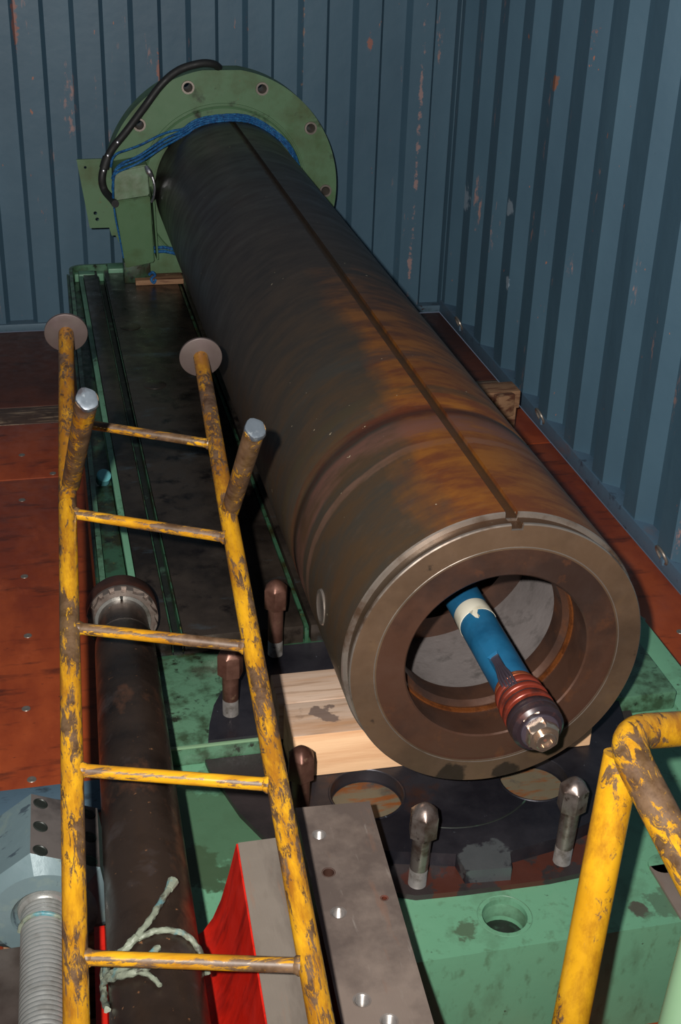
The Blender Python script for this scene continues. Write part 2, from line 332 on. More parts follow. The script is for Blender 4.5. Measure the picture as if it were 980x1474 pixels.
def tube(bm, pts, r, seg=16, cap=True, jit=0):
    pts = [Vector(p) for p in pts]; n = len(pts)
    rs = r if isinstance(r, (list, tuple)) else [r]*n
    d0 = (pts[1]-pts[0]).normalized(); _, u, w = frame(d0); rings = []
    for i, p in enumerate(pts):
        d = (pts[min(i+1, n-1)]-pts[max(i-1, 0)]).normalized()
        u = (u-d*u.dot(d)).normalized(); w = d.cross(u)
        ring = []
        for k in range(seg):
            a = 2*PI*k/seg; q = rs[i]*(1+jit*math.sin(3*a+i*1.7))
            ring.append(bm.verts.new(p+(u*math.cos(a)+w*math.sin(a))*q))
        rings.append(ring)
    for i in range(n-1):
        for k in range(seg):
            bm.faces.new((rings[i][k], rings[i][(k+1) % seg], rings[i+1][(k+1) % seg], rings[i+1][k]))
    if cap: bm.faces.new(rings[0]); bm.faces.new(rings[-1])
    return bm
def lathe(bm, prof, o, d, seg=48, rf=None, angs=None, closed=False, mats=None):
    """prof: (distance along axis, radius); rf(i, r, angle) may change the radius; angle 0 is up"""
    o = Vector(o); d, u, w = frame(d)
    A = angs or [2*PI*k/seg for k in range(seg)]; n = len(A); rings = []
    for i, (t, r) in enumerate(prof):
        if r < 1e-6: v = bm.verts.new(o+d*t); rings.append([v]*n); continue
        rings.append([bm.verts.new(o+d*t+(w*math.cos(a)+u*math.sin(a))*(rf(i, r, a) if rf else r)) for a in A])
    m = len(prof); rng = range(m) if closed else range(m-1)
    for i in rng:
        j = (i+1) % m
        for k in range(n):
            l = (k+1) % n; vs = []
            for v in (rings[i][k], rings[i][l], rings[j][l], rings[j][k]):
                if v not in vs: vs.append(v)
            if len(vs) > 2:
                f = bm.faces.new(vs)
                if mats: f.material_index = mats[i]
    return bm
def prism(bm, outer, z0, z1, holes=(), fr=None, mi_top=0):
    """outline and holes in two coordinates, extruded; fr maps (a, b, c) to space (default x, y, z)"""
    fr = fr or (lambda a, b, c: Vector((a, b, c)))
    loops = [list(outer)]+[list(h) for h in holes]
    flat = [q for l in loops for q in l]
    tris = tessellate_polygon([[Vector((q[0], q[1], 0)) for q in l] for l in loops])
    top = [bm.verts.new(fr(q[0], q[1], z1)) for q in flat]; bot = [bm.verts.new(fr(q[0], q[1], z0)) for q in flat]
    for t in tris:
        f = bm.faces.new([top[i] for i in t]); f.material_index = mi_top
        bm.faces.new([bot[i] for i in reversed(t)])
    k = 0
    for l in loops:
        n = len(l)
        for i in range(n):
            a, b = k+i, k+(i+1) % n
            bm.faces.new((top[a], top[b], bot[b], bot[a]))
        k += n
    return bm
def circle(cx, cy, r, n=32, a0=0): return [(cx+r*math.cos(a0+2*PI*i/n), cy+r*math.sin(a0+2*PI*i/n)) for i in range(n)]

# ================================================================== SETTING
FX0, FX1, FY0, FY1 = -.580, .889, -.30, 2.745
floor = part('floor', box(NB(), (FX0, FY0, -1.03), (FX1, FY1, -1.012)), ply_dark, kind='structure')
panels = [(FY0, 1.171, ply), (1.228, 2.0245, ply), (2.0275, 2.249, ply), (2.252, 2.328, ply_edge), (2.330, FY1-.012, ply_dark)]
fp = []
for y0, y1, m in panels:
    cols = [(FX0+.002, .1545), (.1575, FX1-.004)]
    for x0, x1 in cols:
        fp.append(part('floor_panel', box(NB(), (x0, y0, -1.012), (x1, y1, -1.0), .0008), m, floor))
def screw(x, y, p):
    part('floor_screw', lathe(NB(), [(0, .0058), (.0008, .0052), (.0010, .003), (.0004, .0016), (.0004, 0)], (x, y, -1.0002), (0, 0, 1), 12), screw_m, p)
for x, y in ((-.052, 1.706), (-.050, 1.547), (-.055, 1.381), (-.051, 1.242), (-.30, 1.70), (-.30, 1.40), (-.052, 1.95)): screw(x, y, fp[2])
for x, y in ((-.075, 1.158), (-.07, 1.0), (-.30, 1.15)): screw(x, y, fp[0])
for x, y in ((.78, 1.80), (.80, 1.44), (.84, 1.40), (.79, 1.58), (.82, 1.95), (.765, 1.28), (.845, 1.33)): screw(x, y, fp[3])
for x, y in ((.0, 2.04), (.02, 2.20), (-.05, 2.12)): screw(x, y, fp[4])
part('floor_crossbar', box(NB(), (FX0+.002, 1.173, -1.012), (FX1-.004, 1.226, -.998), .001), blue_steel, floor, label='blue-grey steel strip across the plywood floor')

def corrugated(axis, pos, a0, a1, z0, z1, period, flat_p, flat_r, depth, phase, sgn):
    """trapezoidal sheet; axis 'x' = wall in the xz plane at y=pos, 'y' = wall in the yz plane at x=pos"""
    sl = (period-flat_p-flat_r)/2; pts = []; t = a0+phase-period
    while t < a1+period:
        for q, h in ((0, 0), (flat_p, 0), (flat_p+sl, depth), (flat_p+sl+flat_r, depth)): pts.append((t+q, h))
        t += period
    pts = [p for p in pts if a0 <= p[0] <= a1]
    bm = NB(); th = .0025; rows = []
    for off in (0, th):
        rows.append([[bm.verts.new((a, pos+sgn*(h+off), z) if axis == 'x' else (pos+sgn*(h+off), a, z)) for z in (z0, z1)] for a, h in pts])
    n = len(pts)
    for i in range(n-1):
        A, B = rows[0][i], rows[0][i+1]; bm.faces.new((A[0], B[0], B[1], A[1]))
        A, B = rows[1][i], rows[1][i+1]; bm.faces.new((A[0], A[1], B[1], B[0]))
    for z in (0, 1):
        for i in range(n-1): bm.faces.new((rows[0][i][z], rows[0][i+1][z], rows[1][i+1][z], rows[1][i][z]))
    for i in (0, n-1): bm.faces.new((rows[0][i][0], rows[0][i][1], rows[1][i][1], rows[1][i][0]))
    return bm
ZT = .49
part('wall_back', corrugated('x', 2.745, FX0, FX1+.02, -.99, ZT, .1135, .0475, .048, .018, .006, 1), wall_back_m, kind='structure', smooth=12)
part('wall_right', corrugated('y', .889, FY0, FY1+.02, -.992, ZT, .1297, .045, .040, .022, .030, 1), wall_right_m, kind='structure', smooth=12)
part('wall_left', corrugated('y', FX0, FY0, FY1+.02, -.992, ZT, .1297, .045, .040, .022, .030, -1), wall_right_m, kind='structure', smooth=12)
part('baseboard_right', box(NB(), (.8865, FY0, -1.0), (.915, FY1, -.972), .001), rail_blue, kind='structure')
part('baseboard_back', box(NB(), (FX0, 2.737, -1.0), (FX1, 2.770, -.985), .001), blue_steel, kind='structure')
part('baseboard_left', box(NB(), (FX0-.026, FY0, -1.0), (FX0+.0025, FY1, -.972), .001), rail_blue, kind='structure')
part('trim_1', box(NB(), (.8872, 2.735, -.985), (.912, 2.768, ZT), .002), wall_back_m, kind='structure')
for lab, (y, z) in (('steel lashing ring on the wall foot, farthest of three behind the barrel', (2.58, -.975)), ('steel lashing ring on the wall foot, middle one near the short timber', (2.08, -.975)), ('steel lashing ring on the wall foot, nearest one at the right edge', (1.56, -.975))):
    r = thing('lashing_ring', lab, 'ring', (.8865, y, z-.012), 'lashing rings along the right wall foot')
    pts = [(.8845-.010*math.sin(a)*.6-.003, y+.016*math.cos(a), z+.004+.013*math.sin(a)) for a in [PI*2*k/20 for k in range(21)]]
    part('ring_bar', tube(NB(), pts, .0024, 8), screw_m, r)
    part('mounting_lug', box(NB(), (.8825, y-.005, z-.012), (.8867, y+.005, z-.002), .001), rail_blue, r)

# ================================================================== MACHINE BASE AND BED
base = thing('machine_plinth', 'long green painted machine plinth under the barrel with a drilled round hole', 'machine plinth', (.37, 1.6, -1.0))
hole = circle(.3655, .8145, .0205, 32)
part('base_body', prism(NB(), [(.075, .777), (.657, .777), (.657, 2.60), (.075, 2.60)], -1.0, -.872, [hole]), green_box, base, smooth=30)
part('hole_chamfer', lathe(NB(), [(.0002, .0252), (.0004, .0248), (-.001, .0236), (-.006, .0204), (-.02, .0201)], (.3655, .8145, -.8720), (0, 0, 1), 32), green, base)
part('hole_bottom', lathe(NB(), [(0, .0202), (.002, .015), (.003, .006), (.003, 0)], (.3655, .8145, -.897), (0, 0, 1), 24), tslot_edge, base, label='dark bottom of the drilled hole')  # dark disc closes the hole partway down
part('side_rail', box(NB(), (.6605, .777, -1.0), (.7, 2.60, -.872), .0008), green_box, base)
part('raised_step', box(NB(), (.078, 1.076, -.872), (.655, 1.239, -.848), .0025), green_oily, base, label='oily green raised step with a pale edge')
part('step_strip', box(NB(), (.520, .779, -.872), (.546, .846, -.8685), .0006), bar_m, base, label='bare steel strip let into the green top')
part('strip_end', lathe(NB(), [(0, .013), (.003, .013), (.0035, .012), (.0035, 0)], (.533, .846, -.872), (0, 0, 1), 24), green_box, base)
part('seam_chip', box(NB(), (.656, 1.125, -.8725), (.662, 1.134, -.871), .0004), tape_m, base)

bed = thing('machine_bed', 'dark steel slotted machine table with green sides and end beneath the barrel', 'machine bed', (.36, 1.93, -.872))
part('bed_core', prism(NB(), [(.0445, 1.242), (.655, 1.242), (.655, 2.60), (.0640, 2.60)], -.8718, -.850), green_dark, bed)
ZB = -.827
# slotted top: steel strips between open channels
strips = [(.0885, .1155), (.1300, .2670), (.2760, .4560), (.4640, .6480)]
for i, (x0, x1) in enumerate(strips):
    y0 = 1.246
    part('table_strip', box(NB(), (x0, y0, -.850), (x1, 2.592, ZB), .0006), table_m, bed)
for x0, x1, m, zz in ((.0795, .0875, green, -.8268), (.1162, .1178, green_dark, -.8285), (.1276, .1292, green_dark, -.8285), (.2690, .2735, green_dark, -.8295)):
    part('channel_edge', box(NB(), (x0, 1.246, -.850), (x1, 2.56, zz), .0004), m, bed)
# green trough rim: left side, rounded back-left corner, back
def rimpath(o, rr):
    return [(.0430+o, 1.242), (.0620+o, 2.592)]+[(.0620+o+rr-rr*math.cos(a), 2.592+rr*math.sin(a)) for a in [PI/2*k/8 for k in range(1, 9)]]+[(.66, 2.592+rr)]
part('bed_rim', prism(NB(), rimpath(0, .028)+rimpath(.0065, .0215)[::-1], -.872, -.822), green_oily, bed)
part('channel_floor', box(NB(), (.1158, 1.246, -.850), (.130, 2.56, -.846)), tslot_edge, bed)
part('side_skirt', prism(NB(), [(.0385, 1.26), (.0428, 1.26), (.0610, 2.60), (.0570, 2.60)], -1.0, -.835), green_dark, bed)
part('end_floor', box(NB(), (.0725, 2.594, -.850), (.13, 2.612, -.834), .002), green, bed)
part('end_block', box(NB(), (.138, 2.572, -.850), (.176, 2.612, -.818), .003), green, bed)
part('end_block', box(NB(), (.0795, 2.566, -.850), (.112, 2.592, -.8255), .003), green, bed)
for x, y in ((.171, 1.985), (.172, 1.79), (.155, 2.26)):
    part('table_cap', lathe(NB(), [(0, .0185), (.0008, .018), (.0016, .012), (.0022, .004), (.0022, 0)], (x, y, ZB), (0, 0, 1), 28), table_m, bed, label='shallow round cap in the dark table top')
part('slot_cover', box(NB(), (.0530, 1.25, -.850), (.0785, 1.66, -.838), .0015), green_dark, bed)
part('teal_end_cap', lathe(NB(), [(-.012, .0098), (.004, .0098), (.006, .0075), (.006, 0)], (.0685, 1.668, -.828), (.1, -.62, .75), 24), teal_m, bed, label='small teal plastic oval in the left table slot')

cov = thing('cover_plate', 'dark oily steel cover plate with two round holes and a notched tab', 'plate', (.37, .96, -.872))
low = [(.130, 1.075), (.1317, 1.0617), (.1416, 1.0268), (.1523, .988), (.1673, .9549), (.195, .913), (.235, .872), (.2919, .848), (.3363, .8455), (.419, .8442), (.4495, .8466), (.4738, .8617), (.5041, .891), (.56, .975), (.5956, 1.0447), (.6014, 1.075)]
part('lower_plate', prism(NB(), low, -.872, -.866), lower_m, cov, label='rust-stained lower plate edge')
hl, hr = circle(.2765, .975, .036, 40), circle(.447, .968, .0345, 40)
up = [(.2035, 1.074), (.2035, .945), (.225, .915), (.25, .900), (.2774, .8925), (.3376, .8772), (.3400, .8540), (.383, .8505), (.3880, .8709), (.4394, .8799), (.485, .898), (.53, .942), (.566, 1.0), (.585, 1.074)]
part('upper_plate', prism(NB(), up, -.866, -.8505, [hl, hr]), plate_m, cov)
for cx, cy, r in ((.2765, .975, .0355), (.447, .968, .034)):
    part('hole_pad', lathe(NB(), [(0, r), (.0012, r-.001), (.0012, 0)], (cx, cy, -.8662), (0, 0, 1), 32), rust_pad, cov, label='pale rusty pad seen through a round hole')
    part('hole_lip', lathe(NB(), [(0, r+.0005), (.0008, r+.0012), (.0008, r+.0022), (0, r+.003)], (cx, cy, -.8506), (0, 0, 1), 40), plate_m, cov)
part('raised_disc_edge', tube(NB(), [(.362+.093*math.cos(a), 1.003+.093*math.sin(a), -.8504) for a in [math.radians(d) for d in range(238, 318, 4)]], .0008, 6), tslot_edge, cov)
part('pale_edge', box(NB(), (.079, 1.0745, -.8500), (.300, 1.0785, -.8476), .0008), green_pale, base, label='pale edge of the green step')  # pale green strip along the front edge of the step
pl2 = part('clamping_plate', prism(NB(), [(.1340, 1.0785), (.139, 1.105), (.148, 1.137), (.166, 1.173), (.188, 1.213), (.200, 1.236), (.30, 1.236), (.30, 1.0785)], -.848, -.8445), plate_m, None, 'thin dark steel plate on the raised green step beside the timber', 'plate')

# ================================================================== TIMBERS
part('timber_block', box(NB(), (.205, 1.064, -.8442), (.512, 1.116, -.7986), .0015, rot=-.01), wood_m, None, 'grey-stained sawn timber under the barrel end, the rear of two', 'timber', 'timbers under the barrel end')
part('timber_block', box(NB(), (.209, 1.008, -.8502), (.5235, 1.0625, -.7986), .0015, rot=-.015), [wood_fresh, wood_m], None, 'pale fresh sawn timber under the barrel end, the front of two', 'timber', 'timbers under the barrel end')
tw = thing('timber_offcut', 'short weathered timber offcut lying between barrel and blue wall', 'timber', (.77, 2.04, -1.0))
part('offcut_beam', box(NB(), (.704, 2.02, -.925), (.815, 2.065, -.892), .002, rot=.02), wood_old, tw)
part('offcut_cleat', box(NB(), (.765, 2.005, -.935), (.80, 2.022, -.893), .002, rot=.3), wood_old, tw)
part('offcut_foot', box(NB(), (.775, 2.025, -1.0), (.812, 2.06, -.925), .002), wood_old, tw)
part('packing_strip', box(NB(), (.185, 2.488, ZB), (.278, 2.530, ZB+.010), .001), wood_old, None, 'thin brown wooden strip packed under the foot of the green flange', 'timber')

# ================================================================== BARREL
AX, AZ, RB = .372, -.659, .1386
barrel = thing('steel_barrel', 'huge bronzed steel barrel with a long keyway, lying on timber', 'barrel', (AX, 1.75, AZ-RB))
gc, gh = math.radians(2.2), math.radians(2.35)
base_a = [2*PI*k/160 for k in range(160)]
angs = sorted([a for a in base_a if min(abs(a-gc), 2*PI-abs(a-gc)) > gh*1.15]+[gc-gh, gc-gh*.96, gc-gh*.3, gc+gh*.3, gc+gh*.96, gc+gh])
Y0 = .910
prof = [(0, .1115), (0, .1345), (.0010, .1355), (.0030, .1357), (.0050, .1338), (.0165, .1334), (.0166, .1376), (.0180, RB), (.10, RB), (.20, RB), (.235, RB), (.236, RB-.0005), (.245, RB-.0005), (.246, RB)]+[(.3+.14*k, RB) for k in range(10)]+[(1.639, RB)]
def rf(i, r, a):
    b = a if a < PI else a-2*PI
    if i >= 1 and abs(b-gc) < gh*.97: return min(r, RB-.0062) if i >= 6 else min(r, .1300)
    return r
frnt = [1, 1, 1, 1, 2, 1, 1]+[0]*40
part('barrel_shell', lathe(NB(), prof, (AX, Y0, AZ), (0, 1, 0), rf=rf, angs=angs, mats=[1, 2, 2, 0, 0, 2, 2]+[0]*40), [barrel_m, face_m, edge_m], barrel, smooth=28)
part('liner_ring', lathe(NB(), [(.0035, .1135), (.0018, .1128), (.0018, .0860), (.003, .0845), (.012, .0845), (.036, .0858), (.040, .0860)], (AX, Y0, AZ), (0, 1, 0), 120), ring_m, barrel, label='brown inner ring round the mouth of the bore', smooth=25)
part('liner_edge', lathe(NB(), [(.0002, .1142), (-.0004, .1136), (-.0002, .1130), (.0016, .1126)], (AX, Y0, AZ), (0, 1, 0), 120), edge_m, barrel)
part('rust_bead', lathe(NB(), [(.038, .0868), (.0385, .0845), (.042, .0832), (.0455, .0842), (.046, .0868)], (AX, Y0, AZ), (0, 1, 0), 120), rustring_m, barrel, label='wet orange rust ring inside the bore')
part('inner_lip', lathe(NB(), [(.044, .0870), (.045, .0835), (.050, .0795), (.070, .0790), (.076, .084), (.078, .118)], (AX, Y0, AZ), (0, 1, 0), 120), ring_m, barrel)
part('bore_lining', lathe(NB(), [(.078, .1175), (.20, .118), (.222, .118)], (AX, Y0, AZ), (0, 1, 0), 100), drum_in, barrel, label='dull grey bore wall')
part('bore_ring', lathe(NB(), [(.215, .1178), (.216, .094), (.235, .090), (.255, .090), (.30, .092), (1.60, .092), (1.60, 0)], (AX, Y0, AZ), (0, 1, 0), 100), ring_m, barrel)
# small round plug on the left flank
a = math.radians(-88.0)
part('flank_plug', lathe(NB(), [(-.001, .0175), (.0010, .0165), (.0012, .0135), (.0002, .0120), (.0002, 0)], (AX+math.sin(a)*RB, 1.014, AZ+math.cos(a)*RB), (math.sin(a), 0, math.cos(a)), 28), edge_m, barrel, label='small round plug on the left flank')

# ================================================================== SLIP RING SHAFT
sh = thing('slip_ring_shaft', 'blue painted tube with copper slip rings sticking out of the barrel bore', 'shaft', (AX, .9, AZ-.02))
def al(y): return (AX, y, AZ)
sa = math.radians(-38); sw = math.radians(17)      # open slot in the tube, upper left
aa = sorted([x for x in [2*PI*k/48 for k in range(48)] if abs(x-(2*PI+sa)) > sw]+[2*PI+sa-sw, 2*PI+sa-sw*.97, 2*PI+sa+sw*.97, 2*PI+sa+sw])
tp = [(0, .0168), (.0005, .0175), (.034, .0175), (.0342, .0175), (.08, .0175), (.3, .0175), (1.55, .0175)]
part('blue_tube', lathe(NB(), tp, al(.866), (0, 1, 0), rf=lambda i, r, a: .0135 if (i <= 2 and abs(a-(2*PI+sa)) < sw*.98) else r, angs=aa), blue_tube, sh)
tb = part('tape_band', lathe(NB(), [(0, .0176), (.0002, .0179), (.0185, .0179), (.019, .0176)], al(.966), (0, 1, 0), 48, rf=lambda i, r, a: r), tape_m, sh, label='cream paper tape band round the blue tube')
bm = NB(); vs = []
for i, (ang, y) in enumerate(((-34, .966), (-30, .961), (-26, .955), (-19, .952), (-12, .955), (-15, .960), (-9, .964), (-6, .9665), (-20, .967))):
    A = math.radians(ang); vs.append(bm.verts.new((AX+math.sin(A)*.0181, y, AZ+math.cos(A)*.0181)))
bm.faces.new(vs); bmesh.ops.solidify(bm, geom=bm.faces[:], thickness=.0004)
part('torn_tape', bm, tape_m, tb)
part('slot_lining', lathe(NB(), [(.001, .0140), (.034, .0140)], al(.866), (0, 1, 0), 16), wire_m, sh)
rings = [(.866, .862, .0185, copper), (.862, .8590, .0195, copper), (.8590, .8570, .0180, black_gloss), (.8570, .8500, .0212, red_ring), (.8500, .8470, .0200, copper), (.8475, .8450, .0214, black_gloss), (.8450, .8400, .0222, red_ring), (.8400, .8365, .0192, copper), (.8365, .8340, .0216, black_gloss), (.8340, .8275, .0226, red_ring), (.8275, .8235, .0200, copper), (.8235, .8150, .0228, black_gloss)]
for y1, y0, r, m in rings:
    k = .0009
    part('slip_ring' if m is not black_gloss else 'insulating_ring', lathe(NB(), [(0, r*.6), (0, r-k), (k*.5, r-k*.3), (k, r), (y1-y0-k, r), (y1-y0-k*.5, r-k*.3), (y1-y0, r-k), (y1-y0, r*.6)], al(y0), (0, 1, 0), 48), m, sh)
part('end_washer', lathe(NB(), [(0, .008), (0, .0195), (.003, .0222), (.007, .0226), (.010, .0226)], al(.8055), (0, 1, 0), 48), black_gloss, sh)
part('flat_washer', lathe(NB(), [(0, .006), (0, .0158), (.0008, .0165), (.003, .0165)], al(.8030), (0, 1, 0), 40), wire_m, sh)
def hexr(a, af, rot=0):      # radius of a hexagon of across-flats 2*af at angle a
    b = (a+rot) % (PI/3)-PI/6; return af/math.cos(b)
A6 = sorted([PI/6+PI/3*k for k in range(6)]+[PI/3*k for k in range(6)]+[PI/12+PI/6*k for k in range(12)])
part('hex_nut', lathe(NB(), [(.0115, .0125), (.0015, .0125), (0, .0118), (0, .0085)], al(.7935), (0, 1, 0), rf=lambda i, r, a: hexr(a, r) if i < 2 else min(hexr(a, r), .0127) if i == 2 else r, angs=A6), chrome, sh)
ts = part('threaded_stub', lathe(NB(), [(.008, .0086), (.0006, .0086), (0, .0080), (0, .0055), (.003, .0045), (.003, 0)], al(.7895), (0, 1, 0), 32), chrome, sh)
part('stub_core', lathe(NB(), [(.0028, .0056), (.0026, .003), (.0024, 0)], al(.7900), (0, 1, 0), 24), nut_core, ts)
for k in range(5):
    A0 = math.radians(-48+5.2*k); A1 = math.radians(-52+7.5*k)
    pts = [(AX+math.sin(A)*r, y, AZ+math.cos(A)*r) for A, r, y in ((A0, .0138, .897), (A0, .0152, .885), ((A0+A1)/2, .0185, .872), (A1, .0205, .862), (A1, .0210, .852-.002*k))]
    part('lead_wire', tube(NB(), catmull(pts, 5), .00135, 8), wire_m, sh)

# ================================================================== GREEN FLANGE
FXc, FZc, FR, FY = .366, -.661, .2276, 2.55
fl = thing('end_flange', 'round green flange at the far end of the barrel with bolt holes', 'flange', (FXc, FY+.02, ZB))
zc = ZB+.0015
out = []; n = 120
ang0 = math.asin((zc-FZc)/FR)
for k in range(n+1):
    a = ang0+(PI-2*ang0)*k/n
    x, z = FXc+FR*math.cos(a), FZc+FR*math.sin(a)
    if z > FZc+FR-.0028: z = FZc+FR-.0028
    out.append((x, z))
hc = [(.3020, -.4667), (.4429, -.4704), (.5388, -.5453), (.2086, -.5342), (.340, -.812)]
k_ = 2.55/2.6   # bolt circle seen on the face plane
hc = [(FXc+(x-.366)*1.0, z) for x, z in hc]
bolt_holes = [circle(FXc+(x-FXc), z, .0085, 20) for x, z in hc[:4]]
bolt_holes += [circle(FXc+.2055*math.cos(math.radians(d)), FZc+.2055*math.sin(math.radians(d)), .0085, 20) for d in (-2,)]
part('flange_disc', prism(NB(), out, FY+.003, FY+.052, bolt_holes, fr=lambda a, b, c: Vector((a, c, b))), green_flange, fl, smooth=30)
part('flange_hub', lathe(NB(), [(.030, .1590), (.004, .1585), (.0, .155), (.0, .1395)], (FXc+.002, FY-.004, FZc+.001), (0, 1, 0), 90), green_flange, fl)
part('hub_groove', lathe(NB(), [(.006, .165), (.001, .1635), (.001, .161), (.006, .1595)], (FXc+.002, FY, FZc+.001), (0, 1, 0), 90), green_flange, fl)
for x, z in hc[:4]+[(FXc+.2055, FZc-.007)]:
    part('hole_bush', lathe(NB(), [(.004, .0128), (0, .0122), (0, .0088), (.002, .0080), (.05, .0080)], (x, FY, z), (0, 1, 0), 24), screw_m, fl)
part('foot_bolt', lathe(NB(), [(.004, .011), (0, .0105), (-.003, .0060), (-.003, 0)], (.335, FY, -.8115), (0, 1, 0), 18), clip_m, fl)
jb = thing('mounting_bracket', 'folded green bracket and plate bolted beside the round flange', 'bracket', (.18, 2.5, ZB))
bp = NB(); prism(bp, [(.0885, -.597), (.160, -.596), (.163, -.745), (.147, -.745), (.143, -.729), (.106, -.729)], 2.552, 2.557, [circle(.104, -.612, .0028, 10), circle(.118, -.700, .0036, 10), circle(.121, -.712, .0036, 10)], fr=lambda a, b, c: Vector((a, c, b)))
part('side_plate', bp, green_flange, jb)
def quadbox(bm, f4, b4):
    F = [bm.verts.new(p) for p in f4]; B = [bm.verts.new(p) for p in b4]
    bm.faces.new(F); bm.faces.new(B[::-1])
    for i in range(4): bm.faces.new((F[i], F[(i+1) % 4], B[(i+1) % 4], B[i]))
    return bm
q = NB(); quadbox(q, [(.1530, 2.485, -.604), (.2145, 2.485, -.593), (.2165, 2.478, -.6490), (.1520, 2.478, -.6575)], [(.1530, 2.55, -.600), (.2145, 2.55, -.590), (.2165, 2.55, -.650), (.1520, 2.55, -.655)])
bmesh.ops.bevel(q, geom=q.edges[:], offset=.002, segments=2, affect='EDGES'); part('upper_channel', q, green_flange, jb)
q = NB(); quadbox(q, [(.1510, 2.476, -.6580), (.2175, 2.476, -.6500), (.2235, 2.50, -.785), (.1680, 2.50, -.795)], [(.1510, 2.55, -.658), (.2175, 2.55, -.650), (.2235, 2.55, -.790), (.1680, 2.55, -.800)])
bmesh.ops.bevel(q, geom=q.edges[:], offset=.002, segments=2, affect='EDGES'); part('lower_channel', q, green_flange, jb)
q = NB(); quadbox(q, [(.2235, 2.492, -.650), (.2265, 2.492, -.649), (.2325, 2.508, -.782), (.2295, 2.508, -.783)], [(.2235, 2.55, -.650), (.2265, 2.55, -.649), (.2325, 2.55, -.785), (.2295, 2.55, -.786)])
part('edge_flange', q, green_flange, jb)
part('bracket_foot', box(NB(), (.165, 2.505, ZB), (.215, 2.548, -.786), .001), green_dark, jb)
lv = thing('latch_lever', 'small bright metal hook lever beside the green bracket', 'lever', (.217, 2.478, -.663))
part('lever_arm', tube(NB(), catmull([(.2155, 2.476, -.606), (.2225, 2.474, -.614), (.2262, 2.472, -.632), (.2240, 2.472, -.650), (.2195, 2.474, -.661)], 5), .0024, 8), clip_m, lv)
part('lever_head', tube(NB(), catmull([(.2120, 2.478, -.594), (.2160, 2.474, -.603), (.2215, 2.474, -.613)], 4), [.0035, .0040, .0048, .0054, .0058, .0056, .0050, .0045, .0036], 10), clip_m, lv)
cbp = [(.362, 2.56, -.433), (.350, 2.545, -.424), (.3242, 2.538, -.4215), (.2848, 2.538, -.4329), (.2515, 2.538, -.4583), (.2174, 2.538, -.5003), (.183, 2.538, -.5429), (.1553, 2.538, -.575), (.1409, 2.535, -.601), (.133, 2.53, -.6274), (.1364, 2.53, -.6500), (.148, 2.50, -.660), (.152, 2.47, -.661)]
cb = thing('black_cable', 'thick black cable arching over the top left of the green flange', 'cable', (.25, 2.54, -.67))
part('cable_sheath', tube(NB(), catmull(cbp, 6), .0072, 12), rubber, cb)
part('cable_joint', tube(NB(), [(.1460, 2.537, -.590), (.1415, 2.535, -.600), (.1380, 2.533, -.610)], .0092, 12), rubber, cb)
for p in ((.1462, 2.5285, -.585), (.1365, 2.5225, -.612), (.1655, 2.529, -.561)):
    part('cable_clip', lathe(NB(), [(-.003, .0026), (0, .0026), (.0006, .001), (.0006, 0)], p, (0, -1, .2), 10), clip_m, cb)
rp = thing('blue_rope', 'blue rope looped round the barrel and bracket against the flange', 'rope', (.33, 2.52, ZB))
def wrap(y, r0, a0, a1, ext, jr):
    pts = []
    for k in range(15):
        a = math.radians(a0+(a1-a0)*k/14); r = r0+jr*math.sin(k*1.3)
        pts.append((AX+math.sin(a)*r, y+.004*math.sin(k*.9+jr*900), AZ+math.cos(a)*r))
    return ext+pts
ends = [([(.1495, 2.487, -.660), (.1500, 2.474, -.628), (.1560, 2.476, -.606), (.200, 2.480, -.588), (.246, 2.495, -.5640)], 2.505, .1412, .0006),
        ([(.1495, 2.492, -.640), (.1515, 2.474, -.614), (.160, 2.478, -.597), (.2010, 2.482, -.581), (.246, 2.498, -.5580)], 2.512, .1436, .0008),
        ([(.1500, 2.498, -.620), (.1560, 2.480, -.600), (.1700, 2.486, -.589), (.203, 2.489, -.576), (.248, 2.502, -.5510)], 2.518, .1460, .0010),
        ([(.1500, 2.520, -.605), (.1540, 2.520, -.589), (.1660, 2.524, -.579), (.2007, 2.528, -.5690), (.2541, 2.528, -.5450)], 2.524, .1482, .0009)]
for e, y, r, j in ends:
    part('rope_strand', tube(NB(), catmull(wrap(y, r, -35, 78, e, j), 4), .0022, 8, jit=.12), rope_blue, rp)
part('rope_strand', tube(NB(), catmull([(.1493, 2.488, -.655), (.152, 2.492, -.69), (.158, 2.496, -.73), (.165, 2.502, -.775)], 5), .0017, 8), rope_blue, rp)
for z in (-.767, -.775):
    part('rope_strand', tube(NB(), catmull([(.226, 2.535, z), (.25, 2.537, z-.001), (.275, 2.538, z-.008), (.31, 2.538, z-.014)], 5), .0032, 8, jit=.12), rope_blue, rp)
part('rope_knot', tube(NB(), catmull([(.212, 2.495, -.808), (.2185, 2.490, -.802), (.2225, 2.492, -.809), (.2150, 2.488, -.815), (.2195, 2.486, -.822), (.224, 2.49, -.817)], 5), .0028, 8), rope_blue, rp)

